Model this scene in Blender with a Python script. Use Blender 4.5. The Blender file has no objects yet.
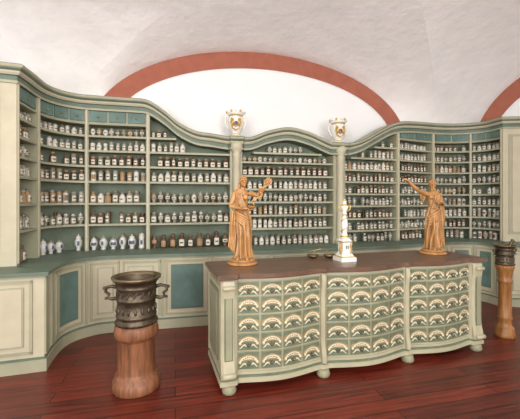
import bpy, math, random
from mathutils import Vector, Matrix
random.seed(7)
sc = bpy.context.scene
sc.view_settings.view_transform = 'Standard'
sc.view_settings.look = 'None'
pi = math.pi

# ------------------------------------------------------------ materials
def lin(c):
    out = []
    for v in c:
        v /= 255.0
        out.append(v/12.92 if v <= 0.04045 else ((v+0.055)/1.055)**2.4)
    return (out[0], out[1], out[2], 1.0)

def mat(name, col, rough=0.5, metal=0.0, scale=6.0, var=0.12, bump=0.0, bscale=40.0, stretch=(1,1,1), spec=0.5, cavity=0.0):
    m = bpy.data.materials.new(name); m.use_nodes = True
    nt = m.node_tree; N = nt.nodes; L = nt.links
    b = N['Principled BSDF']
    b.inputs['Roughness'].default_value = rough
    b.inputs['Metallic'].default_value = metal
    b.inputs['Specular IOR Level'].default_value = spec
    tc = N.new('ShaderNodeTexCoord'); mp = N.new('ShaderNodeMapping')
    mp.inputs['Scale'].default_value = stretch
    L.new(tc.outputs['Object'], mp.inputs['Vector'])
    nz = N.new('ShaderNodeTexNoise'); nz.inputs['Scale'].default_value = scale
    nz.inputs['Detail'].default_value = 5
    L.new(mp.outputs[0], nz.inputs['Vector'])
    cr = N.new('ShaderNodeValToRGB')
    c = lin(col)
    cr.color_ramp.elements[0].position = 0.3; cr.color_ramp.elements[1].position = 0.7
    cr.color_ramp.elements[0].color = (c[0]*(1-var), c[1]*(1-var), c[2]*(1-var), 1)
    cr.color_ramp.elements[1].color = (min(1, c[0]*(1+var)), min(1, c[1]*(1+var)), min(1, c[2]*(1+var)), 1)
    L.new(nz.outputs['Fac'], cr.inputs['Fac'])
    last = cr.outputs['Color']
    if cavity > 0:   # lighter ridges, darker recesses of a carved surface
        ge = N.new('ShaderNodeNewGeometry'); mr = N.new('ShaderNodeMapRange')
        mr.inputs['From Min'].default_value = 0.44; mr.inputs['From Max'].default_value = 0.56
        mr.inputs['To Min'].default_value = 1-cavity; mr.inputs['To Max'].default_value = 1+cavity*0.8
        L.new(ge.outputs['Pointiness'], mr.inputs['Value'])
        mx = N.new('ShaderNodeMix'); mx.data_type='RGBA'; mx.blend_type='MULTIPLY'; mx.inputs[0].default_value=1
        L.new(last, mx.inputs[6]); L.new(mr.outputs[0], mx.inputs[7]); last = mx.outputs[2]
    L.new(last, b.inputs['Base Color'])
    if bump > 0:
        n2 = N.new('ShaderNodeTexNoise'); n2.inputs['Scale'].default_value = bscale
        n2.inputs['Detail'].default_value = 4
        L.new(mp.outputs[0], n2.inputs['Vector'])
        bp = N.new('ShaderNodeBump'); bp.inputs['Strength'].default_value = bump
        bp.inputs['Distance'].default_value = 0.02
        L.new(n2.outputs['Fac'], bp.inputs['Height']); L.new(bp.outputs['Normal'], b.inputs['Normal'])
    return m

CREAM = mat('cream_paint', (198,190,164), 0.5, var=0.06, bump=0.05)
CREAM2 = mat('cream_green_paint', (170,168,142), 0.5, var=0.07, bump=0.05)
GREEN = mat('sage_green_paint', (104,120,104), 0.5, var=0.1, bump=0.05)
TEAL = mat('teal_paint', (96,124,116), 0.5, var=0.18, bump=0.05)
BACK = mat('shelf_back_paint', (118,130,112), 0.7, var=0.1)
SHELF = mat('shelf_paint', (158,158,134), 0.6, var=0.08)
PLAST = mat('vault_plaster', (250,247,246), 0.9, scale=3.5, var=0.04, bump=0.9, bscale=7)
LUN = mat('lunette_plaster', (246,246,246), 0.9, scale=2.0, var=0.015, bump=0.05, bscale=14)
RED = mat('terracotta_paint', (168,100,80), 0.85, scale=8, var=0.08, bump=0.1)
JW = mat('jar_porcelain', (218,215,206), 0.3, var=0.05)
JGR = mat('jar_grey_stoneware', (162,158,146), 0.35, scale=20, var=0.18)
JB = mat('jar_brown_glass', (98,70,50), 0.15, var=0.25)
JG = mat('jar_clear_glass', (134,130,114), 0.12, scale=30, var=0.3)
JBL = mat('jar_blue_glaze', (84,98,136), 0.25, scale=60, var=0.5)
JL = mat('jar_label', (224,218,200), 0.6, scale=50, var=0.06)
JD = mat('jar_label_dark', (112,94,74), 0.6, var=0.2)
JO = mat('jar_ochre_lid', (164,134,98), 0.5, var=0.25)
BRONZE = mat('bronze', (92,82,68), 0.4, 0.75, scale=14, var=0.35, bump=0.25, bscale=50)
RIM = mat('bronze_worn_rim', (128,112,84), 0.4, 0.8, scale=10, var=0.3)
BRASS = mat('brass', (196,160,90), 0.3, 0.9, var=0.15)
GOLD = mat('gilding', (210,172,90), 0.35, 0.4, var=0.2)
PORC = mat('white_porcelain', (238,236,228), 0.25, var=0.03)
STAT = mat('carved_limewood', (176,128,76), 0.34, scale=14, var=0.3, bump=0.3, bscale=30, stretch=(1,1,0.3), cavity=0.8)
PINE = mat('pedestal_wood', (130,84,56), 0.5, scale=9, var=0.45, bump=0.2, bscale=18, stretch=(4,4,0.5))
PINE2 = mat('pedestal_wood_golden', (150,102,56), 0.4, scale=9, var=0.4, bump=0.15, bscale=18, stretch=(4,4,0.5))
DTOP = mat('counter_top_wood', (106,80,64), 0.3, scale=6, var=0.3, bump=0.05, stretch=(0.6,3,1))
DCREAM = mat('counter_cream_paint', (184,178,150), 0.45, var=0.1, bump=0.08)
DFRAME = mat('counter_drawer_frame', (152,150,122), 0.45, var=0.1, bump=0.05)
DGREEN = mat('counter_drawer_green', (108,120,98), 0.42, scale=14, var=0.18, bump=0.08)
DLAB = mat('drawer_label_paint', (220,208,178), 0.5, scale=60, var=0.12)
DGOLD = mat('drawer_scroll_ochre', (160,138,96), 0.5, var=0.25)
INK = mat('label_ink', (50,44,40), 0.6)

def floor_mat():
    m = bpy.data.materials.new('red_plank_floor'); m.use_nodes = True
    nt = m.node_tree; N = nt.nodes; L = nt.links; b = N['Principled BSDF']
    tc = N.new('ShaderNodeTexCoord'); mp = N.new('ShaderNodeMapping')
    mp.inputs['Rotation'].default_value = (0, 0, math.radians(-14))
    L.new(tc.outputs['Object'], mp.inputs['Vector'])
    br = N.new('ShaderNodeTexBrick')
    br.inputs['Color1'].default_value = lin((116,42,28)); br.inputs['Color2'].default_value = lin((84,30,22))
    br.inputs['Mortar'].default_value = lin((30,12,10))
    br.inputs['Scale'].default_value = 1.0
    br.inputs['Mortar Size'].default_value = 0.004
    br.inputs['Brick Width'].default_value = 2.6; br.inputs['Row Height'].default_value = 0.15
    br.offset = 0.37
    L.new(mp.outputs[0], br.inputs['Vector'])
    mp2 = N.new('ShaderNodeMapping'); mp2.inputs['Scale'].default_value = (1.2, 22, 1)
    L.new(mp.outputs[0], mp2.inputs['Vector'])
    nz = N.new('ShaderNodeTexNoise'); nz.inputs['Scale'].default_value = 1.6; nz.inputs['Detail'].default_value = 6
    L.new(mp2.outputs[0], nz.inputs['Vector'])
    mr = N.new('ShaderNodeMapRange'); mr.inputs['From Min'].default_value = 0.3; mr.inputs['From Max'].default_value = 0.7
    mr.inputs['To Min'].default_value = 0.4; mr.inputs['To Max'].default_value = 1.5
    L.new(nz.outputs['Fac'], mr.inputs['Value'])
    mx = N.new('ShaderNodeMix'); mx.data_type = 'RGBA'; mx.blend_type = 'MULTIPLY'; mx.inputs[0].default_value = 1
    L.new(br.outputs['Color'], mx.inputs[6]); L.new(mr.outputs[0], mx.inputs[7])
    L.new(mx.outputs[2], b.inputs['Base Color'])
    r2 = N.new('ShaderNodeMapRange'); r2.inputs['To Min'].default_value = 0.24; r2.inputs['To Max'].default_value = 0.5
    L.new(nz.outputs['Fac'], r2.inputs['Value']); L.new(r2.outputs[0], b.inputs['Roughness'])
    bp = N.new('ShaderNodeBump'); bp.inputs['Strength'].default_value = 0.35; bp.inputs['Distance'].default_value = 0.006
    L.new(mx.outputs[2], bp.inputs['Height']); L.new(bp.outputs['Normal'], b.inputs['Normal'])
    return m
FLOOR = floor_mat()

# ------------------------------------------------------------ mesh builder
class M:
    def __init__(s): s.v=[]; s.f=[]; s.m=[]; s.mats=[]; s.sm=[]
    def mi(s, m):
        if m not in s.mats: s.mats.append(m)
        return s.mats.index(m)
    def face(s, idx, m, sm=False):
        s.f.append(idx); s.m.append(s.mi(m)); s.sm.append(sm)
    def box(s, c, h, m, rot=0.0):
        b=len(s.v); ca,sa=math.cos(rot),math.sin(rot)
        for dz in (-1,1):
            for dx,dy in ((-1,-1),(1,-1),(1,1),(-1,1)):
                x,y=dx*h[0],dy*h[1]
                s.v.append((c[0]+x*ca-y*sa,c[1]+x*sa+y*ca,c[2]+dz*h[2]))
        for q in ((0,3,2,1),(4,5,6,7),(0,1,5,4),(1,2,6,5),(2,3,7,6),(3,0,4,7)):
            s.face([b+i for i in q], m)
    def prism(s, poly, z0, z1, m):
        b=len(s.v); n=len(poly)
        for p in poly: s.v.append((p[0],p[1],z0))
        for p in poly: s.v.append((p[0],p[1],z1))
        s.face([b+i for i in range(n)][::-1], m); s.face([b+n+i for i in range(n)], m)
        for i in range(n):
            j=(i+1)%n; s.face([b+i,b+j,b+n+j,b+n+i], m)
    def lathe(s, c, prof, m, seg=24, sm=True, mf=None, a0=0.0, ripple=None, sx=1, sy=1):
        b=len(s.v); n=len(prof)
        for (r,z) in prof:
            for j in range(seg):
                a=a0+2*pi*j/seg
                rr=r*(ripple(a,z) if ripple else 1)
                s.v.append((c[0]+sx*rr*math.cos(a), c[1]+sy*rr*math.sin(a), c[2]+z))
        for i in range(n-1):
            for j in range(seg):
                k=(j+1)%seg
                mm = mf(i,j) if mf else m
                s.face([b+i*seg+j,b+i*seg+k,b+(i+1)*seg+k,b+(i+1)*seg+j], mm, sm)
        if prof[0][0]>1e-4: s.face([b+j for j in range(seg)][::-1], m)
        if prof[-1][0]>1e-4: s.face([b+(n-1)*seg+j for j in range(seg)], m)
    def tube(s, pts, rad, m, seg=10, closed=False):
        P=[Vector(p) for p in pts]; n=len(P)
        if not isinstance(rad,(list,tuple)): rad=[rad]*n
        b=len(s.v); up=None
        for i in range(n):
            if closed: t=P[(i+1)%n]-P[i-1]
            else: t=P[min(i+1,n-1)]-P[max(i-1,0)]
            t.normalize()
            if up is None:
                up=Vector((0,0,1)) if abs(t.z)<0.9 else Vector((1,0,0))
            u=(up-t*up.dot(t)).normalized(); w=t.cross(u); up=u
            for j in range(seg):
                a=2*pi*j/seg
                q=P[i]+u*(rad[i]*math.cos(a))+w*(rad[i]*math.sin(a)); s.v.append(tuple(q))
        for i in range(n if closed else n-1):
            i2=(i+1)%n
            for j in range(seg):
                k=(j+1)%seg
                s.face([b+i*seg+j,b+i*seg+k,b+i2*seg+k,b+i2*seg+j], m, True)
        if not closed:
            for e,nb,sg in ((0,1,0),(n-1,n-2,1)):
                d=(P[e]-P[nb]).normalized()*rad[e]*0.6
                s.v.append(tuple(P[e]+d)); ci=len(s.v)-1
                for j in range(seg):
                    k=(j+1)%seg
                    q=[b+e*seg+j,b+e*seg+k,ci]
                    s.face(q if sg else q[::-1], m, True)
    def ell(s, c, r, m, seg=14, rings=9, rot=None):
        b=len(s.v)
        for i in range(rings+1):
            ph=-pi/2+pi*i/rings
            for j in range(seg):
                a=2*pi*j/seg
                q=Vector((r[0]*math.cos(ph)*math.cos(a), r[1]*math.cos(ph)*math.sin(a), r[2]*math.sin(ph)))
                if rot: q=rot@q
                s.v.append((c[0]+q.x,c[1]+q.y,c[2]+q.z))
        for i in range(rings):
            for j in range(seg):
                k=(j+1)%seg
                s.face([b+i*seg+j,b+i*seg+k,b+(i+1)*seg+k,b+(i+1)*seg+j], m, True)
    def obj(s, name, parent=None, loc=(0,0,0), rotz=0, scale=1):
        me=bpy.data.meshes.new(name); me.from_pydata(s.v,[],s.f)
        for m in s.mats: me.materials.append(m)
        me.polygons.foreach_set('material_index', s.m)
        me.polygons.foreach_set('use_smooth', s.sm)
        me.update()
        o=bpy.data.objects.new(name, me); sc.collection.objects.link(o)
        o.location=loc; o.rotation_euler=(0,0,rotz); o.scale=(scale,)*3
        if parent: o.parent=parent
        return o
def empty(name, loc=(0,0,0)):
    o=bpy.data.objects.new(name,None); o.empty_display_size=0.2; sc.collection.objects.link(o); o.location=loc
    return o

# ------------------------------------------------------------ room shell
H0=2.6
def wallp(X): return (X, 5.41+0.266*X)
A=Vector((0.85,2.4,4.3))
KL=Vector((-2.95,4.625,H0)); KR=Vector((4.1,6.5,H0)); CR=Vector((3.3,6.288,H0))
dL=Vector((-0.35,-0.937,0)); aL=2.4; hL=1.5
dR=Vector((0.707,-0.707,0)); aR=1.9; hR=1.5
XC=0.12; AX=2.49; AH=1.34
def archB(th, ax=AX, ah=AH):
    x,y=wallp(XC-ax*math.cos(th)); return Vector((x,y,H0+ah*math.sin(th)))
def catm(P,t):
    n=len(P)-1; x=min(max(t,0),1)*n; i=min(int(x),n-1); f=x-i
    p0=P[max(i-1,0)];p1=P[i];p2=P[i+1];p3=P[min(i+2,n)]
    return 0.5*((2*p1)+(p2-p0)*f+(2*p0-5*p1+4*p2-p3)*f*f+(3*p1-p0-3*p2+p3)*f**3)
CLP=[Vector(p) for p in ((-2.55,4.73,2.6),(-2.5,4.70,3.05),(-1.873,4.55,3.58),(-1.407,4.35,3.85),(-0.904,4.1,4.01),(-0.1,3.4,4.17),(0.85,2.4,4.3))]
def creaseL(th): return catm(CLP, th/(pi/2))
def creaseR(th):
    f=1-math.cos(th); p=CR.lerp(A,f); p.z=H0+(A.z-H0)*math.sin(th); return p
def archL(th): 
    p=KL+dL*aL*(1-math.cos(th)); p.z=H0+hL*math.sin(th); return p
def archR(th,a=aR,h=hR):
    p=KR+dR*(aR-a*math.cos(th)); p.z=H0+h*math.sin(th); return p
def ruled(m, c1, c2, mt, k=8):
    b=len(m.v); n=len(c1)
    for p,q in zip(c1,c2):
        for j in range(k+1): m.v.append(tuple(p.lerp(q,j/k)))
    for i in range(n-1):
        for j in range(k):
            a=b+i*(k+1)+j; m.face([a,a+1,a+k+2,a+k+1],mt,True)
ceil=empty('ceiling')
n=40
m=M(); ths=[pi*i/(2*n) for i in range(2*n+1)]
ruled(m,[archB(t) for t in ths],[creaseL(t) if t<=pi/2 else creaseR(pi-t) for t in ths],PLAST); m.obj('vault_cell_back',ceil)
hs=[pi/2*i/n for i in range(n+1)]
m=M(); ruled(m,[archL(t) for t in hs],[creaseL(t) for t in hs],PLAST); m.obj('vault_cell_left',ceil)
m=M(); ruled(m,[archR(t) for t in hs],[creaseR(t) for t in hs],PLAST); m.obj('vault_cell_right',ceil)
T2=archL(pi/2); T3=archR(pi/2)
m=M(); m.v=[tuple(A),tuple(T2),(-5.8,-3,4.1),(6.2,-3,4.1),tuple(T3)]
for q in ((0,1,2),(0,2,3),(0,3,4)): m.face(list(q),PLAST)
m.obj('vault_cell_rear',ceil)

m=M()
xs=[-2.95]+[XC-AX*math.cos(pi*i/60) for i in range(61)]+[3.3,4.1]
for i,X in enumerate(xs):
    x,y=wallp(X); d=(X-XC)/AX
    top=H0+(AH*math.sqrt(max(0,1-d*d)) if abs(d)<1 else 0)
    m.v+=[(x,y,0),(x,y,top)]
for i in range(len(xs)-1): m.face([2*i,2*i+2,2*i+3,2*i+1],LUN)
m.obj('wall_back')
m=M(); pts=[]
for i in range(25):
    p=archL(pi/2*i/24); pts.append(p)
pts.append(Vector((-5.8,-3,4.1)))
for p in pts: m.v+=[(p.x,p.y,0),(p.x,p.y,p.z)]
for i in range(len(pts)-1): m.face([2*i,2*i+1,2*i+3,2*i+2],LUN)
m.obj('wall_left')
m=M(); pts=[archR(pi/2*i/24) for i in range(25)]+[Vector((6.2,-3,4.1))]
for p in pts: m.v+=[(p.x,p.y,0),(p.x,p.y,p.z)]
for i in range(len(pts)-1): m.face([2*i,2*i+2,2*i+3,2*i+1],LUN)
m.obj('wall_right')
m=M(); yr=-3.0
def rw(x0,x1,z0,z1): m.box(((x0+x1)/2,yr-0.15,(z0+z1)/2),((x1-x0)/2,0.15,(z1-z0)/2),LUN)
rw(-5.8,6.2,0,1.0); rw(-5.8,6.2,3.5,4.15); rw(-5.8,-3.6,1,3.5); rw(-1.2,1.2,1,3.5); rw(3.6,6.2,1,3.5)
m.obj('wall_rear')
for wi,xc in ((1,-2.4),(2,2.4)):
    m=M()
    for dx in (-1.15,-0.0,1.15): m.box((xc+dx,yr-0.2,2.25),(0.04,0.03,1.25),CREAM)
    for z in (1.04,2.6,3.46): m.box((xc,yr-0.2,z),(1.2,0.03,0.04),CREAM)
    m.obj('window_%d'%wi)
m=M(); m.v=[(-7,-3.3,0),(7.5,-3.3,0),(7.5,7.5,0),(-7,7.5,0)]; m.face([0,1,2,3],FLOOR); m.obj('floor')
def bandarch(fn,a0,h0,a1,h1,t0,t1,nrm,name):
    m=M(); N=60
    for i in range(N+1):
        t=t0+(t1-t0)*i/N
        for (a,h) in ((a0,h0),(a1,h1)):
            p=fn(t,a,h)
            m.v.append(tuple(p+nrm*0.012)); 
    for i in range(N): m.face([2*i,2*i+1,2*i+3,2*i+2],RED)
    m.obj(name)
bandarch(archB,AX,AH,AX-0.27,AH-0.26,0,pi,Vector((0.257,-0.966,0)),'trim_1')
bandarch(archR,aR,hR,aR-0.27,hR-0.30,0,pi/2,Vector((-0.707,-0.707,0)),'trim_2')

# ------------------------------------------------------------ wall cabinet
UST=[(-40,-3.4,3.10),(16,-2.47,3.45),(24,-2.50,3.62),(38,-2.57,3.95),(52,-2.555,4.18),(68,-2.46,4.35),(87,-2.28,4.47),(148,-1.53,4.64),(236,-0.346,4.906),(339,1.224,5.267),(398,2.28,5.61),(415,2.65,5.80),(433,3.04,5.96),(452,3.40,6.0),(470,3.68,5.94),(488,3.87,5.78),(503,3.93,5.5),(560,4.9,5.4)]
BST=[(-40,-3.3,2.80),(16,-2.03,3.20),(24,-2.10,3.42),(38,-2.15,3.68),(52,-2.12,3.86),(68,-2.02,4.0),(87,-1.88,4.10),(148,-1.35,4.22),(236,-0.25,4.46),(339,1.32,4.85),(398,2.42,5.2),(415,2.75,5.35),(433,3.03,5.47),(452,3.28,5.50),(470,3.46,5.45),(488,3.57,5.33),(503,3.62,5.12),(560,4.95,5.02)]
SH=(16,503)
def mk(ST):
    def seg(k):
        i=0
        while i<len(ST)-2 and k>ST[i+1][0]: i+=1
        return i
    def tan(i, side):
        k=ST[i][0]
        if k in SH or i==0 or i==len(ST)-1:
            j=i+1 if side>0 else i-1
            j=min(max(j,0),len(ST)-1)
            if j==i: j=i-1 if side>0 else i+1
            a,b=(ST[i],ST[j]) if j>i else (ST[j],ST[i])
        else: a,b=ST[i-1],ST[i+1]
        d=b[0]-a[0]; return ((b[1]-a[1])/d,(b[2]-a[2])/d)
    def p(k):
        i=seg(k); a,b=ST[i],ST[i+1]; h=b[0]-a[0]; t=(k-a[0])/h
        ta=tan(i,1); tb=tan(i+1,-1)
        h00=2*t**3-3*t*t+1;h10=t**3-2*t*t+t;h01=-2*t**3+3*t*t;h11=t**3-t*t
        return Vector((h00*a[1]+h10*h*ta[0]+h01*b[1]+h11*h*tb[0], h00*a[2]+h10*h*ta[1]+h01*b[2]+h11*h*tb[1]))
    def nn(k0,k1):
        t=(p(k1)-p(k0)).normalized(); return Vector((t.y,-t.x))
    def off(k,d):
        for s in SH:
            if abs(k-s)<0.02:
                n1=nn(k-0.6,k-0.1); n2=nn(k+0.1,k+0.6); a=(n1+n2).normalized()
                return p(k)+a*(d/max(0.5,a.dot(n1)))
        return p(k)+nn(max(k-0.5,-40),min(k+0.5,560))*d
    return off
U=mk(UST); B=mk(BST)
ZT=[(-40,2.95),(140,2.95),(150,2.925),(165,2.80),(178,2.66),(195,2.55),(212,2.52),(229,2.49),(243,2.49),(252,2.505),(268,2.60),(288,2.66),(308,2.60),(324,2.50),(332,2.46),(345,2.46),(360,2.53),(375,2.68),(388,2.81),(398,2.87),(415,2.91),(433,2.92),(560,2.92)]
def ztop(k):
    for i in range(len(ZT)-1):
        if k<=ZT[i+1][0]:
            a,b=ZT[i],ZT[i+1]; h=b[0]-a[0]; t=(k-a[0])/h
            def sl(j):
                if j<=0 or j>=len(ZT)-1: return 0
                return (ZT[j+1][1]-ZT[j-1][1])/(ZT[j+1][0]-ZT[j-1][0])
            return (2*t**3-3*t*t+1)*a[1]+(t**3-2*t*t+t)*h*sl(i)+(-2*t**3+3*t*t)*b[1]+(t**3-t*t)*h*sl(i+1)
    return ZT[-1][1]
def ramp(k,d):
    # keeps the depth of the carcass from folding over itself at the two free corners
    f=1.0
    if k<=16: f=0.2
    elif k<22: f=max(0.2,(k-16)/6)
    if k>=503: f=0.2
    elif k>497: f=max(0.2,(503-k)/6)
    return d*f
def ks(k0,k1,step=3.0):
    n=max(1,int(math.ceil((k1-k0)/step))); L=[k0+(k1-k0)*i/n for i in range(n+1)]
    for s in SH:
        if k0<s<k1: L+= [s]
    L=sorted(L); out=[L[0]]
    for x in L[1:]:
        if x-out[-1]>0.05: out.append(x)
    return out
def band(m,fn,k0,k1,z0,z1,d0,d1,mt,step=3.0,fn0=None):
    K=ks(k0,k1,step); b=len(m.v)
    f0=fn0 or fn
    for k in K:
        za=z0(k) if callable(z0) else z0; zb=z1(k) if callable(z1) else z1
        dd=d0(k) if callable(d0) else d0
        de=d1(k) if callable(d1) else d1
        p=f0(k,dd); q=fn(k,de)
        m.v+=[(p.x,p.y,za),(q.x,q.y,za),(q.x,q.y,zb),(p.x,p.y,zb)]
    for i in range(len(K)-1):
        a=b+4*i
        for j in range(4):
            jj=(j+1)%4; m.face([a+j,a+jj,a+4+jj,a+4+j],mt)
    m.face([b,b+3,b+2,b+1],mt); e=b+4*(len(K)-1); m.face([e,e+1,e+2,e+3],mt)

cab=empty('apothecary_shelving_cabinet')
LZ=0.93
m=M()
band(m,B,-40,560,0.0,0.11,-0.05,0.025,CREAM2)
band(m,B,-40,560,0.11,0.13,-0.05,0.012,GREEN)
band(m,B,-40,560,0.12,0.88,-0.05,0.0,CREAM)
m.obj('lower_body',cab)
m=M()
band(m,B,-40,560,0.875,0.895,-0.02,0.02,CREAM2,fn0=B)
band(m,B,-40,560,0.895,LZ,lambda k: ramp(k,-0.24),0.045,GREEN,fn0=U)
m.obj('ledge',cab)
m=M()
def panel(k0,k1,inner,z0=0.165,z1=0.85):
    w=(k1-k0)
    pl=(B(k1,0)-B(k0,0)).length; e=0.025*w/pl; g=0.07*w/pl
    band(m,B,k0,k0+e,z0,z1,0,0.014,CREAM2); band(m,B,k1-e,k1,z0,z1,0,0.014,CREAM2)
    band(m,B,k0,k1,z0,z0+0.025,0,0.014,CREAM2); band(m,B,k0,k1,z1-0.025,z1,0,0.014,CREAM2)
    edge=GREEN if inner is TEAL else CREAM2
    band(m,B,k0+g,k1-g,z0+0.07,z1-0.06,0,0.012,edge)
    band(m,B,k0+g*1.2,k1-g*1.2,z0+0.085,z1-0.075,0,0.018,inner)
panel(-36,12,CREAM); panel(30,62,TEAL); panel(70,108,CREAM); panel(112,158,CREAM); panel(163,206,TEAL)
panel(212,262,CREAM); panel(266,310,TEAL); panel(314,360,CREAM); panel(364,396,TEAL); panel(402,432,CREAM); panel(436,466,TEAL); panel(470,499,TEAL); panel(507,556,CREAM)
for k in (17.4,24,66,160,209,468,501.6):
    band(m,B,k-1.3,k+1.3,0.15,0.875,0,0.02,CREAM2)
m.obj('lower_doors',cab)
m=M()
band(m,U,16,503,LZ,lambda k: ztop(k)-0.03,lambda k: ramp(k,-0.24),lambda k: ramp(k,-0.22),BACK)
m.obj('upper_back_panel',cab)
m=M()
def zc(k): return ztop(k)-0.10
band(m,U,-40,16,LZ,zc,-0.06,0.0,CREAM); band(m,U,503,560,LZ,zc,-0.06,0.0,CREAM)
band(m,U,-34,8,LZ+0.12,2.70,0,0.012,CREAM2); band(m,U,-31,5,LZ+0.16,2.66,0,0.018,CREAM)
band(m,U,508,556,LZ+0.12,2.66,0,0.012,CREAM2); band(m,U,511,553,LZ+0.16,2.62,0,0.018,CREAM)
for k,w in ((17.2,1.2),(38,1.3),(87,1.8),(148,1.9),(398,1.7),(433,1.4),(470,1.3),(501.5,1.4)):
    dd=-0.04 if k in (17.2,501.5) else -0.22
    band(m,U,k-w,k+w,LZ,zc,dd,0.0,CREAM2,step=1.5)
    band(m,U,k-w*0.45,k+w*0.45,LZ+0.02,lambda k: ztop(k)-0.16,0.0,0.012,CREAM,step=1.5)
m.obj('upper_posts',cab)
m=M()
for k in (236,339):
    band(m,U,k-6,k+6,LZ,zc,-0.22,0.01,CREAM2)
    c=U(k,0.045)
    prof=[(0.085,0),(0.085,0.05),(0.07,0.07),(0.058,0.09),(0.055,0.5),(0.052,1.28),(0.062,1.31),(0.05,1.34),(0.07,1.38),(0.085,1.42),(0.085,1.5)]
    m.lathe((c.x,c.y,LZ),prof,CREAM,seg=20)
m.obj('upper_columns',cab)
m=M()
prof=[(0.0,-0.17,GREEN),(0.015,-0.17,CREAM2),(0.018,-0.145,CREAM2),(0.008,-0.14,GREEN),(0.008,-0.095,GREEN),(0.028,-0.09,CREAM),(0.045,-0.07,CREAM),(0.05,-0.055,GREEN),(0.07,-0.035,CREAM2),(0.085,-0.025,CREAM2),(0.09,0.0,GREEN),(0.07,0.012,CREAM2),(-0.24,0.012,CREAM2),(-0.24,-0.17,BACK)]
K=ks(-40,560,2.0)
for k in K:
    ex=0.0
    for kc in (236,339):
        a=abs(k-kc)
        if a<8: ex=0.06*min(1,max(0,(8-a)/2))
    for (d,z,_) in prof:
        dd=d+ex if d>=0 else ramp(k,d)
        p=U(k,dd); m.v.append((p.x,p.y,ztop(k)+z))
np_=len(prof)
for i in range(len(K)-1):
    for j in range(np_):
        jj=(j+1)%np_
        m.face([i*np_+j,i*np_+jj,(i+1)*np_+jj,(i+1)*np_+j],prof[j][2])
m.face(list(range(np_)),GREEN); m.face([(len(K)-1)*np_+j for j in range(np_)],GREEN)
m.obj('cornice',cab)
RA=[2.457,2.26,2.056,1.849,1.56,1.28,LZ]
RB=[2.30,2.16,1.96,1.765,1.575,1.38,1.185,LZ]
RC=[2.457,2.27,2.08,1.89,1.70,1.51,1.31,1.12,LZ]
bays=[(18.4,36.7,RA),(39.3,85.2,RA),(88.8,146.1,RA),(149.9,230,RA),(242,333,RB),(345,396.3,RC),(399.7,431.6,RC),(434.4,468.7,RC),(471.3,500.1,RC)]
m=M(); dr=M()
for bi,(k0,k1,R) in enumerate(bays):
    for z in R[:-1]:
        K=[k0+(k1-k0)*i/40 for i in range(41)]
        ok=[k for k in K if z<ztop(k)-0.21]
        if len(ok)<4: continue
        run=[ok[0]]
        runs=[]
        for a,b2 in zip(ok,ok[1:]):
            if b2-a>(k1-k0)/40*1.5: runs.append(run); run=[]
            run.append(b2)
        runs.append(run)
        for r in runs:
            if len(r)>3:
                band(m,U,r[0],r[-1],z-0.02,z,lambda k: ramp(k,-0.22),-0.012,SHELF)
                band(m,U,r[0],r[-1],z-0.024,z+0.003,-0.012,-0.004,CREAM2)
    if bi in (0,1,2,6,7,8):
        band(m,U,k0,k1,2.60,2.62,lambda k: ramp(k,-0.22),-0.005,SHELF)
        nd={0:1,1:3,2:3}.get(bi,2)
        band(dr,U,k0,k1,2.62,2.79,lambda k: min(-0.035,ramp(k,-0.2)),-0.03,CREAM2)
        for i in range(nd):
            a=k0+(k1-k0)*(i+0.06)/nd; b2=k0+(k1-k0)*(i+0.94)/nd
            band(dr,U,a,b2,2.64,2.775,-0.03,-0.008,TEAL)
            p=U((a+b2)/2,0.0); dr.ell((p.x,p.y,2.70),(0.012,0.012,0.012),BRASS,8,6)
m.obj('shelves',cab); dr.obj('top_drawers',cab)

# jars
J=M()
P0=[(0,0),(0.88,0),(0.98,0.05),(1,0.12),(1,0.58),(0.58,0.74),(0.5,0.80),(0.66,0.82),(0.66,0.92),(0.3,1.0),(0,1.0)]
P1=[(0,0),(0.85,0),(0.92,0.08),(0.80,0.18),(0.78,0.62),(0.95,0.72),(0.74,0.79),(0.85,0.81),(0.78,0.9),(0.2,1.0),(0,1.0)]
P2=[(0,0),(0.6,0),(0.62,0.05),(0.42,0.12),(1.0,0.35),(1.0,0.58),(0.66,0.74),(0.72,0.77),(0.6,0.86),(0.16,0.91),(0.14,1.0),(0,1.0)]
def jar(p,z,h,r,kind,body,label,lid,ang):
    prof=(P0,P1,P2)[kind]; seg=12
    li=(3,3,4)[kind]; lidi=(7,7,7)[kind]
    a0=ang-pi/seg
    def mf(i,j):
        c=2*pi*(j+0.5)/seg - pi/seg
        c=(c+pi)%(2*pi)-pi
        if i==li and abs(c)<0.9: return label
        if i>=lidi: return lid
        return body
    J.lathe((p.x,p.y,z),[(a*r,b*h) for a,b in prof],body,seg=seg,mf=mf,a0=a0)
    if label is JL or label is JW:
        q=Vector((math.cos(ang),math.sin(ang))); s=Vector((-q.y,q.x))
        rr=r*(0.99 if kind!=1 else 0.79); zm=z+h*(0.35,0.4,0.46)[kind]
        c=p+q*(rr+0.0015); b=len(J.v)
        w=r*0.42; t=h*0.045
        if label is JW: w=r*0.3; t=h*0.13
        for a,b2 in ((-w,-t),(w,-t),(w,t),(-w,t)): J.v.append((c.x+s.x*a,c.y+s.y*a,zm+b2))
        J.face([b,b+1,b+2,b+3],INK if label is JL else JBL)
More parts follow.
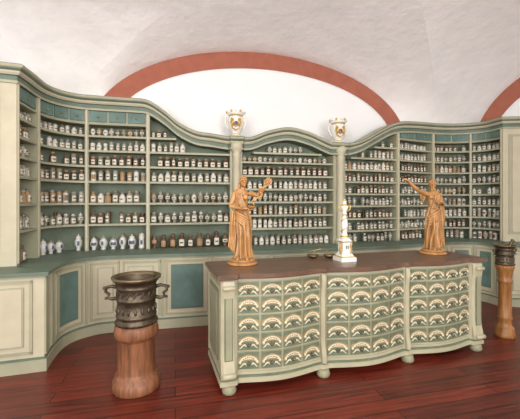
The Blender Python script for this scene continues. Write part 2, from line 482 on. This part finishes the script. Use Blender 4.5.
for bi,(k0,k1,R) in enumerate(bays):
    for ri,z in enumerate(R):
        gap=(R[ri-1]-z) if ri>0 else 0.16
        hb=min(gap-0.050,0.20 if z<1.0 else 0.165)
        if ri==0: hb=0.12
        r=0.034 if hb<0.15 else 0.040
        if z<1.0: hb=0.21 if R is RA else 0.15; r=0.048 if R is RA else 0.037
        style=random.choice([0,5,1,6,0,5,6]) if R is RA else random.choice([0,1,2,6,1,5,6])
        if bi in (1,2) and z<1.0: style=4
        if bi==3 and z<1.0: style=3
        if bi==3 and ri==3: style=0
        k=k0
        def adv(k,d):
            l=(U(k+0.5,-0.1)-U(k,-0.1)).length/0.5; return k+d/max(l,1e-4)
        k=adv(k,r+0.008)
        rowkind=random.choice([0,1,2])
        while True:
            if adv(k,r+0.004)>k1: break
            rr=r*random.uniform(0.88,1.08); hh=hb*random.uniform(0.80,1.04)
            if z+hh<ztop(k)-0.19 and random.random()>0.03:
                p=U(k,-0.075+random.uniform(-0.01,0.01)); q=U(k,0.2)-U(k,0)
                ang=math.atan2(q.y,q.x)+random.uniform(-0.2,0.2)
                if style==0: a=(random.choice([0,1]),random.choice([JG,JGR,JGR,JW]),JL,random.choice([JD,JO,JG,JGR]))
                elif style==1: a=(random.choice([0,2]),random.choice([JG,JGR]),JL,random.choice([JW,JD,JGR]))
                elif style==2: a=(random.choice([1,2]),random.choice([JW,JGR]),random.choice([JL,JD,JO,JBL]),random.choice([JW,JGR,JO]))
                elif style==3: a=(random.choice([0,2]),random.choice([JB,JB,JD]),random.choice([JL,JO]),random.choice([JB,JD]))
                elif style==5: a=(random.choice([0,1]),random.choice([JB,JG,JD]),JL,random.choice([JD,JO]))
                elif style==6: a=(rowkind,random.choice([JGR,JG,JO,JW]),random.choice([JL,JL,JO]),random.choice([JGR,JO,JG]))
                else: a=(random.choice([1,2,2]),JW,random.choice([JW,JW,JBL]),random.choice([JW,JW,JGR]))
                if k>22 or bi>0:
                    if not (bi==8 and k>496): jar(p,z+0.003,hh,rr,a[0],a[1],a[2],a[3],ang)
                if z<2.2 and random.random()<0.5 and 24<k<494:
                    p2=U(k+0.3,-0.165); jar(p2,z+0.003,hh*1.0,rr*0.9,a[0],random.choice([JG,JGR,JB]),JD,JD,ang)
            k=adv(k,2*r+0.008+(0.014 if z<1 and R is RA else 0)+random.uniform(0,0.006))
J.obj('apothecary_jars',cab)

# ------------------------------------------------------------ counter with drawers
F0=Vector((-0.31,2.79)); LEN=2.8
e=Vector((0.9535,0.3015)); nf=Vector((0.3015,-0.9535)); DEP=0.60; HT=0.985
bs=[(0.13,0.91),(0.965,1.835),(1.89,2.67)]
def g(s):
    for i,(a,b) in enumerate(bs):
        if a<=s<=b:
            t=(s-a)/(b-a); return -0.040+(0.058 if i!=1 else 0.072)*math.sin(pi*t)**1.3
    return -0.01 if (s<0.13 or s>2.67) else -0.03
def D(s,o): return F0+e*s+nf*o
SS=[LEN*i/160 for i in range(161)]
def outline(add,side=0.0):
    L=[D(-side,add-0.01)]+[D(s,g(s)+add) for s in SS]+[D(LEN+side,add-0.01),D(LEN+side,-DEP-side),D(-side,-DEP-side)]
    return L
ctr=empty('apothecary_counter')
m=M()
m.prism(outline(0.0),0.15,0.935,DCREAM)
m.prism(outline(0.030,0.020),0.070,0.110,DCREAM); m.prism(outline(0.020,0.013),0.110,0.130,DGREEN); m.prism(outline(0.012,0.008),0.130,0.152,DCREAM)
m.prism(outline(0.012,0.008),0.92,0.94,DCREAM)
m.obj('carcass',ctr)
m=M()
m.prism(outline(0.03,0.03),0.938,0.950,DTOP); m.prism(outline(0.052,0.048),0.950,0.978,DTOP); m.prism(outline(0.044,0.040),0.978,HT,DTOP)
m.obj('top',ctr)
m=M()
def dstrip(m,s0,s1,z0,z1,o0,o1,mt,n=1,curve=True):
    b=len(m.v)
    for i in range(n+1):
        s=s0+(s1-s0)*i/n; gg=g(s) if curve else 0
        for (o,z) in ((o0,z0),(o1,z0),(o1,z1),(o0,z1)):
            p=D(s,gg+o); m.v.append((p.x,p.y,z))
    for i in range(n):
        a=b+4*i
        for j in range(4):
            jj=(j+1)%4; m.face([a+j,a+jj,a+4+jj,a+4+j],mt)
    m.face([b,b+3,b+2,b+1],mt); q=b+4*n; m.face([q,q+1,q+2,q+3],mt)
def oz(z):
    t=(z-0.13)/(0.92-0.13)
    return 0.010+0.018*math.exp(-((t-0.93)/0.09)**2)+0.028*math.exp(-((t-0.03)/0.12)**2)
for (s0,s1) in ((-0.012,0.115),(2.685,2.812),(0.914,0.961),(1.839,1.886)):
    b=len(m.v); NZ=28
    for i in range(NZ+1):
        z=0.13+0.80*i/NZ; o=oz(z)-(0.0 if s1-s0>0.1 else 0.012)
        for (s,oo) in ((s0,-0.05),(s0,o-0.018),(s0+0.018,o),(s1-0.018,o),(s1,o-0.018),(s1,-0.05)):
            p=D(s,oo); m.v.append((p.x,p.y,z))
    for i in range(NZ):
        for j in range(5): m.face([b+i*6+j,b+i*6+j+1,b+(i+1)*6+j+1,b+(i+1)*6+j],DCREAM)
    m.face([b+NZ*6+j for j in range(6)],DCREAM); m.face([b+j for j in range(6)],DCREAM)
    if s1-s0>0.1:
        w=(s0+s1)/2
        dstrip(m,w-0.036,w+0.036,0.27,0.80,0.0,0.016,DGREEN,curve=False)
        dstrip(m,w-0.026,w+0.026,0.282,0.788,0.0,0.021,DFRAME,curve=False)
        m.tube([tuple(D(w-0.045,0.036))+(0.875,),tuple(D(w+0.045,0.036))+(0.875,)],0.020,DCREAM,12)
        m.tube([tuple(D(w-0.048,0.042))+(0.16,),tuple(D(w+0.048,0.042))+(0.16,)],0.024,DCREAM,12)
m.obj('pilasters',ctr)
m=M()
foot=[(0.044,0),(0.056,0.01),(0.062,0.03),(0.055,0.052),(0.05,0.072)]
for s,o in ((0.06,-0.02),(0.935,-0.03),(1.865,-0.03),(2.74,-0.02),(0.06,-DEP+0.06),(0.935,-DEP+0.06),(1.865,-DEP+0.06),(2.74,-DEP+0.06)):
    p=D(s,o+0.01); m.lathe((p.x,p.y,0),foot,DFRAME,seg=18)
m.obj('feet',ctr)
dw=M()
ZR=[0.165,0.325,0.48,0.635,0.79,0.915]
for bi,(a,b) in enumerate(bs):
    nc=4
    for c in range(nc):
        s0=a+(b-a)*c/nc; s1=a+(b-a)*(c+1)/nc
        mid=(s0+s1)/2
        for r in range(5):
            z0,z1=ZR[r],ZR[r+1]
            dstrip(dw,s0+0.006,s1-0.006,z0+0.005,z1-0.005,-0.01,0.008,DFRAME,6)
            dstrip(dw,s0+0.013,s1-0.013,z0+0.012,z1-0.012,-0.01,0.015,DGREEN,6)
            zc_=(z0+z1)/2+0.004
            W=(s1-s0)*0.40; Hh=0.054 if r<4 else 0.042
            def P(t,rr,out):
                s=mid-W*rr*math.cos(t); z=zc_-0.014+Hh*rr*math.sin(t)
                p=D(s,g(s)+out); return (p.x,p.y,z)
            def arc(ro,ri,mt,out,t0=0.1,t1=pi-0.1,N=14,wav=0):
                bb=len(dw.v)
                for i in range(N+1):
                    t=t0+(t1-t0)*i/N; tp=math.sin(t)**0.6
                    r_o=ro*(1+wav*abs(math.sin(3*t)))
                    for rr in (r_o,ro-(ro-ri)*tp): dw.v.append(P(t,rr,out))
                for i in range(N): dw.face([bb+2*i,bb+2*i+2,bb+2*i+3,bb+2*i+1],mt)
            arc(1.02,0.20,DGOLD,0.0165,wav=0.20)
            arc(0.96,0.44,DLAB,0.018)
            # painted scrollwork: leaf sprays under the banner, curls at its ends
            for sg in (-1,1):
                s=mid+sg*W*0.92; p=D(s,g(s)+0.017); dw.ell((p.x,p.y,zc_-0.016),(0.013,0.007,0.013),DLAB,8,6)
                pts=[]
                for q in range(7):
                    t=q/6; s=mid+sg*(0.014+W*0.80*t); p=D(s,g(s)+0.017); pts.append((p.x,p.y,zc_-0.043+0.016*math.sin(t*4.5)))
                dw.tube(pts,[0.005,0.008,0.008,0.007,0.006,0.005,0.002],DLAB,6)
            for q in range(6):
                t=0.23*pi+0.54*pi*q/5
                s=mid-W*0.70*math.cos(t); z=zc_-0.014+Hh*0.70*math.sin(t)
                dstrip(dw,s-0.004,s+0.004,z-0.004,z+0.004,0.018,0.0195,INK)
            p=D(mid,g(mid)+0.024); dw.ell((p.x,p.y,zc_-0.014),(0.009,0.009,0.009),RIM,8,6)
            pts=[]
            for q in range(7):
                t=pi+pi*q/6; pp=D(mid+0.021*math.cos(t),g(mid)+0.028); pts.append((pp.x,pp.y,zc_-0.018+0.022*math.sin(t)))
            dw.tube(pts,0.0035,BRONZE,6)
dw.obj('drawers',ctr)
m=M()
for sx_,sgn in ((0,-1),(LEN,1)):
    def sp(o0,o1,z0,z1,t,mt):
        c=D(sx_+sgn*t/2,(o0+o1)/2); m.box((c.x,c.y,(z0+z1)/2),(t/2+0.001,abs(o1-o0)/2,(z1-z0)/2),mt,rot=math.atan2(e.y,e.x))
    sp(-0.06,-DEP+0.04,0.2,0.88,0.010,DCREAM); sp(-0.10,-DEP+0.08,0.24,0.84,0.016,DGREEN); sp(-0.125,-DEP+0.105,0.265,0.815,0.022,DFRAME)
    sp(-DEP+0.03,-DEP-0.005,0.15,0.92,0.02,DCREAM)
m.obj('side_panels',ctr)

# ------------------------------------------------------------ statues
def hand(m,w,d,up,S=1.0,curl=0.3):
    w=Vector(w); d=Vector(d).normalized(); up=Vector(up); up=(up-d*up.dot(d)).normalized(); sd=d.cross(up)
    m.tube([w,w+d*0.02*S,w+d*0.045*S],[0.018*S,0.023*S,0.021*S],STAT,10)
    lens=(0.045,0.052,0.049,0.038)
    for i,l in enumerate(lens):
        b=w+d*0.043*S+sd*(i-1.5)*0.0150*S
        dd=(d+sd*(i-1.5)*0.16).normalized()
        p1=b+dd*l*0.4*S; p2=p1+(dd-up*curl).normalized()*l*0.35*S; p3=p2+(dd-up*curl*2.2).normalized()*l*0.3*S
        m.tube([b-d*0.01*S,p1,p2,p3],[0.0085*S,0.008*S,0.0075*S,0.006*S],STAT,8)
    b=w+d*0.016*S-sd*0.016*S
    m.tube([b,b+(d-sd*1.0).normalized()*0.022*S,b+(d*1.2-sd*0.8).normalized()*0.042*S],[0.010*S,0.009*S,0.007*S],STAT,8)

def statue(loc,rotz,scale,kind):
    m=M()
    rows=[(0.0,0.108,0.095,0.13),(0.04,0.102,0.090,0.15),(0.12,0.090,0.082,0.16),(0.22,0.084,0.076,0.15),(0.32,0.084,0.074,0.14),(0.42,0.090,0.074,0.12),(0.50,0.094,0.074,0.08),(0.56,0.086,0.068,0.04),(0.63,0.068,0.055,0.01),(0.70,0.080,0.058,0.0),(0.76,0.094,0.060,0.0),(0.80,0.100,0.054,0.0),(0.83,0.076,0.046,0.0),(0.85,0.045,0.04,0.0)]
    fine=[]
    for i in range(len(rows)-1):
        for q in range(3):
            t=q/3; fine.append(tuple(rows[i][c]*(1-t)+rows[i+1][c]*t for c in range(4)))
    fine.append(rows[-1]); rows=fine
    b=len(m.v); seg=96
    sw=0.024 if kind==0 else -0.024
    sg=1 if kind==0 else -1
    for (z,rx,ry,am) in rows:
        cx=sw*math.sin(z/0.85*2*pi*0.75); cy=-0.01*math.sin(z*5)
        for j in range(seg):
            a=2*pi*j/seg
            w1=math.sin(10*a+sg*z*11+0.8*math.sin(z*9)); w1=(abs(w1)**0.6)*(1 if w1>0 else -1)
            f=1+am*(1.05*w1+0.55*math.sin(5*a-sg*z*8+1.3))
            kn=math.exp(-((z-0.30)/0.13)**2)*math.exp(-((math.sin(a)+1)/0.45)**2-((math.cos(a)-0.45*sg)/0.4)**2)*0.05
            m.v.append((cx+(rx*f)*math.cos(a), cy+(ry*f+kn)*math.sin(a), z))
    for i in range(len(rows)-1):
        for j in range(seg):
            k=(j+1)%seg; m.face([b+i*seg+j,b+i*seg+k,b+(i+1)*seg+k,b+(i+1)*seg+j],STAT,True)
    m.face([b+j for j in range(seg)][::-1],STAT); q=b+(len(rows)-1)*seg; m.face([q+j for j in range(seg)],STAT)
    for sx in (-0.045,0.055):
        m.tube([(sx,-0.06,0.028),(sx*1.1,-0.11,0.02),(sx*1.15,-0.135,0.014)],[0.028,0.024,0.016],STAT,10)
    for o in (0,0.026,0.052,0.078,0.104):
        pts=[]
        for i in range(13):
            t=i/12; a=-pi*1.02+pi*1.04*t
            z=(0.60-0.16*t) if kind==0 else (0.44+0.16*t)
            wd=0.098+0.004*math.sin(6*t+o*60)
            pts.append((wd*math.cos(a)+sw*0.3, 0.086*math.sin(a), z-o*(0.6+0.9*(t if kind==0 else 1-t))+0.012*math.sin(pi*t)))
        m.tube(pts,[0.007+0.007*math.sin(pi*i/12) for i in range(13)],STAT,8)
    for o in (0,0.018,0.036,0.054):
        x0=(-0.085+o)*sg
        m.tube([(x0,0.035,0.80),(x0,-0.01,0.832-o*0.3),(x0+0.02*sg,-0.055,0.77),(x0+0.05*sg,-0.066,0.68),(x0+0.085*sg,-0.066,0.60)],[0.010,0.012,0.011,0.010,0.008],STAT,8)
    sx=-0.10*sg
    for i in range(5):
        x=sx+(i-2)*0.014
        m.tube([(x,-0.02-0.014*(i%2),0.58),(x*1.1,-0.03-0.01*(i%2),0.42),(x*1.16,-0.02,0.28),(x*1.3,-0.03,0.15-0.02*i)],[0.010,0.013,0.014,0.006],STAT,8)
    if kind==0:
        for sx in (-0.038,0.038): m.ell((sx,-0.050,0.745),(0.031,0.026,0.031),STAT)
    else:
        for sx in (-0.038,0.038): m.ell((sx,-0.040,0.755),(0.040,0.022,0.030),STAT)
    hx=0.012 if kind==0 else -0.01
    m.tube([(0,0.005,0.82),(hx*0.6,-0.002,0.87),(hx,-0.008,0.90)],[0.040,0.028,0.028],STAT,12)
    R=Matrix.Rotation(0.35 if kind==0 else -0.45,3,'Z')
    hc=Vector((hx,-0.012,0.935))
    def hp(x,y,z): return tuple(hc+R@Vector((x,y,z)))
    m.ell(hc,(0.044,0.054,0.060),STAT,18,12,R)
    m.ell(hp(0,-0.018,-0.022),(0.034,0.038,0.045),STAT,14,10,R)
    m.tube([hp(0,-0.054,0.010),hp(0,-0.070,-0.012),hp(0,-0.058,-0.017)],[0.006,0.009,0.006],STAT,8)
    for s in (-1,1):
        m.ell(hp(s*0.019,-0.050,0.003),(0.007,0.005,0.004),STAT,8,6,R)
        m.tube([hp(s*0.008,-0.058,0.018),hp(s*0.02,-0.057,0.021),hp(s*0.032,-0.046,0.015)],0.006,STAT,6)
        m.ell(hp(s*0.045,0.0,-0.004),(0.006,0.011,0.016),STAT,8,6,R)
    m.tube([hp(-0.013,-0.054,-0.033),hp(0,-0.060,-0.034),hp(0.013,-0.054,-0.033)],0.005,STAT,6)
    m.ell(hp(0,-0.052,-0.052),(0.012,0.010,0.010),STAT,8,6,R)
    rnd=random.Random(3+kind)
    for i in range(60):
        a=rnd.uniform(0,2*pi); ph=rnd.uniform(0.05,1.4)
        x=0.048*math.cos(ph)*math.cos(a); y=0.056*math.cos(ph)*math.sin(a)+0.006; z=0.062*math.sin(ph)
        if y<-0.03 and z<0.035: continue
        m.ell(hp(x,y,z),(0.012,0.012,0.011),STAT,8,6)
    if kind==0:
        m.ell(hp(0,0.062,0.02),(0.026,0.024,0.026),STAT,10,8,R)
        m.tube([hp(-0.03,0.04,-0.01),hp(-0.045,0.03,-0.06),hp(-0.06,0.0,-0.10)],[0.016,0.014,0.008],STAT,8)
    else:
        for i in range(18):
            a=-pi/2+rnd.uniform(-0.9,0.9); m.ell(hp(0.032*math.cos(a),0.045*math.sin(a),-0.05-rnd.uniform(0,0.03)),(0.010,0.010,0.014),STAT,8,6)
    def arm(S,E,W,hd,up,curl):
        S,E,W=Vector(S),Vector(E),Vector(W)
        m.tube([S,S.lerp(E,0.35),S.lerp(E,0.8),E,E.lerp(W,0.3),E.lerp(W,0.75),W],[0.034,0.033,0.027,0.025,0.027,0.020,0.016],STAT,12)
        for t in (0.15,0.32,0.48):
            c=S.lerp(E,t); m.ell(c,(0.036-0.008*t,)*3,STAT,12,8)
        hand(m,W,hd,up,1.1,curl)
    if kind==0:
        arm((0.088,0,0.795),(0.185,-0.05,0.765),(0.285,-0.09,0.885),(0.35,-0.25,0.6),(0,-1,0.2),0.5)
        arm((-0.088,0,0.795),(-0.140,-0.03,0.64),(0.015,-0.145,0.61),(1,-0.35,0.1),(0,0,-1),-0.5)
        m.lathe((0.115,-0.19,0.60),[(0.0,0),(0.018,0),(0.014,0.012),(0.035,0.022),(0.052,0.045),(0.044,0.045),(0.02,0.028),(0,0.026)],STAT,18)
        pts=[]
        for i in range(26):
            t=i/25
            pts.append((0.30-0.17*t+0.035*math.sin(t*13), -0.12-0.06*t+0.02*math.cos(t*13), 0.93-0.27*t))
        m.tube(pts,[0.007+0.007*math.sin(pi*min(1,t/25*1.1))for t in range(26)],STAT,8)
    else:
        arm((-0.090,0,0.80),(-0.26,-0.05,0.85),(-0.43,-0.09,0.965),(-0.9,-0.2,0.55),(0,-0.3,1),0.35)
        arm((0.090,0,0.80),(0.150,-0.03,0.65),(0.06,-0.125,0.68),(-0.8,-0.15,0.35),(0,-1,0),0.25)
        for o in (0,0.02,0.04):
            m.tube([(-0.11,0.01,0.80-o),(-0.16,0,0.745-o*1.6),(-0.21,-0.03,0.81-o)],[0.014,0.012,0.009],STAT,8)
        for o in (-0.02,0.012,0.04):
            m.tube([(0.12+o*0.5,-0.02+o*0.5,0.66),(0.13+o,-0.02,0.5),(0.115+o,-0.01+o*0.5,0.3),(0.125+o*1.2,0.01,0.05)],[0.02,0.022,0.02,0.022],STAT,10)
    m.lathe((0,0,-0.055),[(0.175,0),(0.185,0.015),(0.172,0.03),(0.15,0.036),(0.155,0.055),(0.12,0.07),(0,0.07)],STAT,32)
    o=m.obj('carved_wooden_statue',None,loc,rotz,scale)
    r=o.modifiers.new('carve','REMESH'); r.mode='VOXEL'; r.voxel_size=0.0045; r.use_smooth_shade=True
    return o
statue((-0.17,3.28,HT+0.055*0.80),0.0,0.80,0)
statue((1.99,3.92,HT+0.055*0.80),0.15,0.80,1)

# porcelain pillar in the middle of the counter
m=M()
rz=math.atan2(e.y,e.x)
m.box((0,0,0.02),(0.085,0.085,0.02),PORC,rz); m.box((0,0,0.045),(0.072,0.072,0.006),GOLD,rz)
def sq(w0,w1,z0,z1,mt,seg=4): m.lathe((0,0,z0),[(w0*1.414,0),(w1*1.414,z1-z0)],mt,seg=4,sm=False,a0=rz+pi/4)
sq(0.068,0.045,0.05,0.09,PORC); sq(0.045,0.048,0.09,0.19,PORC); sq(0.056,0.056,0.19,0.20,GOLD); sq(0.055,0.035,0.20,0.225,PORC)
m.lathe((0,0,0.225),[(0.035,0),(0.045,0.015),(0.032,0.03),(0.024,0.06),(0.03,0.10),(0.034,0.15),(0.026,0.20),(0.018,0.235),(0.028,0.245),(0.020,0.26),(0.022,0.28),(0.034,0.30),(0.036,0.33),(0.02,0.35),(0.012,0.36),(0.02,0.375),(0.012,0.39),(0,0.40)],PORC,seg=24,
  mf=lambda i,j: GOLD if i in (1,7,12,15) else PORC)
for s in (-1,1):
    m.tube([(s*0.03,0,0.54),(s*0.06,0,0.56),(s*0.055,0,0.52),(s*0.03,0,0.50)],0.006,GOLD,8)
    m.tube([(s*0.045,-0.04,0.07),(s*0.062,-0.05,0.11),(s*0.050,-0.05,0.15),(s*0.062,-0.05,0.185)],0.008,GOLD,8)
pts=[(0.033*math.cos(t*0.5),0.033*math.sin(t*0.5),0.25+0.008*t) for t in range(26)]
m.tube(pts,0.005,GOLD,6)
for dx in (-0.010,0.010):
    q=Vector((dx,-0.052)); q=Vector((q.x*math.cos(rz)-q.y*math.sin(rz), q.x*math.sin(rz)+q.y*math.cos(rz)))
    m.box((q.x,q.y,0.14),(0.003,0.002,0.018),INK,rz)
m.obj('porcelain_pedestal_ornament',None,(0.86,3.46,HT))
sc_=empty('brass_balance_scale',(0.66,3.60,HT))
m=M()
for dx,dy in ((-0.10,0),(0.08,0.03)):
    m.lathe((dx,dy,0),[(0.0,0.004),(0.03,0.004),(0.055,0.016),(0.066,0.034),(0.062,0.034),(0.05,0.02),(0.0,0.010)],RIM,24)
    m.tube([(dx-0.06,dy,0.034),(dx-0.02,dy,0.075),(dx+0.0,dy,0.08),(dx+0.06,dy,0.034)],0.002,BRASS,6)
m.tube([(-0.10,0,0.08),(-0.01,0.015,0.095),(0.08,0.03,0.08)],0.004,BRASS,8)
m.obj('pans_and_beam',sc_)
# ------------------------------------------------------------ vases on the columns
for k in (236,339):
    c=U(k,-0.03); z=ztop(k)+0.014; m=M()
    m.box((0,0,0.010),(0.085,0.065,0.010),CREAM2,0.22)
    m.lathe((0,0,0.020),[(0.065,0),(0.070,0.012),(0.052,0.028),(0.055,0.04),(0.080,0.07),(0.094,0.12),(0.100,0.18),(0.094,0.22),(0.082,0.24),(0.095,0.258),(0.118,0.285),(0.114,0.292),(0.085,0.275),(0,0.27)],PORC,28,
      mf=lambda i,j: GOLD if i in (1,8) else PORC)
    for t in range(12):
        a=2*pi*t/12; m.ell((0.112*math.cos(a),0.112*math.sin(a),0.318),(0.015,0.015,0.018),PORC if t%2 else GOLD,8,6)
    for s in (-1,1):
        m.tube([(s*0.09,0,0.25),(s*0.128,0,0.26),(s*0.132,0,0.20),(s*0.115,0,0.15),(s*0.085,0,0.11)],0.010,PORC,8)
        m.tube([(s*0.050,-0.085,0.235),(s*0.062,-0.09,0.18),(s*0.045,-0.09,0.11),(0,-0.085,0.085)],0.007,GOLD,8)
        # lion-like supporters of the painted arms
        m.tube([(s*0.034,-0.092,0.22),(s*0.044,-0.098,0.18),(s*0.036,-0.094,0.13)],[0.010,0.013,0.008],GOLD,8)
    m.ell((0,-0.090,0.165),(0.030,0.012,0.045),GOLD,12,8)
    m.ell((-0.009,-0.099,0.165),(0.012,0.007,0.030),RED,10,6)
    m.ell((0.010,-0.099,0.165),(0.012,0.007,0.030),JBL,10,6)
    m.obj('gilded_porcelain_vase',None,(c.x,c.y,z),0.1,1.15)

# ------------------------------------------------------------ mortars and pedestals
def mortar(loc,s,pestle=None):
    m=M()
    prof=[(0.165,0),(0.172,0.008),(0.172,0.03),(0.158,0.04),(0.160,0.06),(0.166,0.066),(0.166,0.08),(0.158,0.086),(0.156,0.16),(0.157,0.20),(0.165,0.206),(0.165,0.222),(0.158,0.228),(0.158,0.30),(0.164,0.306),(0.164,0.316),(0.160,0.322),(0.172,0.35),(0.192,0.372),(0.203,0.385),(0.203,0.40),(0.185,0.402),(0.168,0.38),(0.145,0.33),(0.13,0.15),(0.08,0.06),(0,0.05)]
    m.lathe((0,0,0),prof,BRONZE,48,mf=lambda i,j: RIM if i in (18,19,20,21) else BRONZE)
    for t in range(18):
        a=2*pi*t/18; m.ell((0.158*math.cos(a),0.158*math.sin(a),0.125),(0.012,0.012,0.026),BRONZE,8,6)
        m.tube([(0.158*math.cos(a+d),0.158*math.sin(a+d),0.262+0.022*math.sin(d*18*1.0)) for d in (-0.12,-0.06,0,0.06,0.12)],0.007,BRONZE,6)
    for t in range(30):
        a=2*pi*t/30; m.ell((0.17*math.cos(a),0.17*math.sin(a),0.018),(0.009,0.009,0.009),BRONZE,6,5)
    for s2 in (-1,1):
        m.tube([(s2*0.15,0,0.30),(s2*0.20,0,0.315),(s2*0.245,0,0.305),(s2*0.255,0,0.27),(s2*0.225,0,0.245),(s2*0.235,0,0.215),(s2*0.20,0,0.205),(s2*0.15,0,0.215)],[0.017,0.015,0.014,0.013,0.013,0.014,0.015,0.017],BRONZE,10)
        m.ell((s2*0.265,0,0.30),(0.015,0.015,0.015),BRONZE,8,6); m.ell((s2*0.25,0,0.212),(0.013,0.013,0.013),BRONZE,8,6)
    if pestle:
        m.tube([(0.0,0,0.10),(0.06,0,0.25),(0.11,0,0.38),(0.17,0,0.47),(0.18,0,0.485)],[0.05,0.03,0.028,0.03,0.044],BRONZE,14)
    return m.obj('bronze_mortar',None,loc,0.12,s)
m=M()
m.lathe((0,0,0),[(0.19,0),(0.195,0.01),(0.195,0.075),(0.185,0.085),(0.178,0.12),(0.170,0.13),(0.158,0.14),(0.154,0.16),(0.152,0.42),(0.156,0.43),(0.168,0.44),(0.178,0.455),(0.182,0.47),(0.182,0.50),(0.176,0.53),(0.168,0.55),(0,0.55)],PINE,40)
m.obj('turned_wooden_pedestal',None,(-1.06,2.92,0))
mortar((-1.06,2.92,0.552),1.0)
m=M()
m.lathe((0,0,0),[(0.105,0),(0.105,0.03),(0.10,0.045),(0.095,0.10),(0.09,0.115),(0.075,0.13),(0.068,0.17),(0.07,0.20),(0.080,0.22),(0.07,0.24),(0.066,0.45),(0.064,0.62),(0.076,0.64),(0.080,0.655),(0.068,0.67),(0.072,0.72),(0.084,0.78),(0.096,0.81),(0.096,0.84),(0,0.84)],PINE2,32,
  ripple=lambda a,z: 1+(0.035*math.cos(6*a+z*9) if 0.24<z<0.62 else 0))
m.obj('turned_wooden_pedestal',None,(2.88,4.0,0))
mortar((2.88,4.0,0.842),0.58,pestle=True)

# ------------------------------------------------------------ lights, world, camera
def area(name,loc,target,sx,sy,pw,col=(1,1,1)):
    l=bpy.data.lights.new(name,'AREA'); l.shape='RECTANGLE'; l.size=sx; l.size_y=sy; l.energy=pw; l.color=col
    o=bpy.data.objects.new(name,l); sc.collection.objects.link(o); o.location=loc
    d=Vector(target)-Vector(loc); o.rotation_euler=d.to_track_quat('-Z','Y').to_euler()
area('window_light_left',(-2.4,-2.85,2.25),(-1.0,4,2.7),2.3,2.4,150,(1,0.985,0.955))
area('window_light_right',(2.4,-2.85,2.25),(0.8,4,2.9),2.3,2.4,250,(1,0.985,0.955))
area('added_fill_light',(-0.5,0.3,3.6),(0.6,4.0,0.8),1.6,1.0,34,(1,0.96,0.9))  # extra fill light added for bounce, not an actual ceiling fixture
w=bpy.data.worlds.new('daylight'); sc.world=w; w.use_nodes=True
bg=w.node_tree.nodes['Background']; bg.inputs[0].default_value=(0.85,0.92,1,1); bg.inputs[1].default_value=1.0

cd=bpy.data.cameras.new('camera'); cam=bpy.data.objects.new('camera',cd); sc.collection.objects.link(cam)
cam.location=(0,0,1.6); cam.rotation_euler=(pi/2,0,0)
cd.sensor_width=36; cd.lens=340/520*36; cd.shift_y=-9.5/520; cd.clip_start=0.05
sc.camera=cam
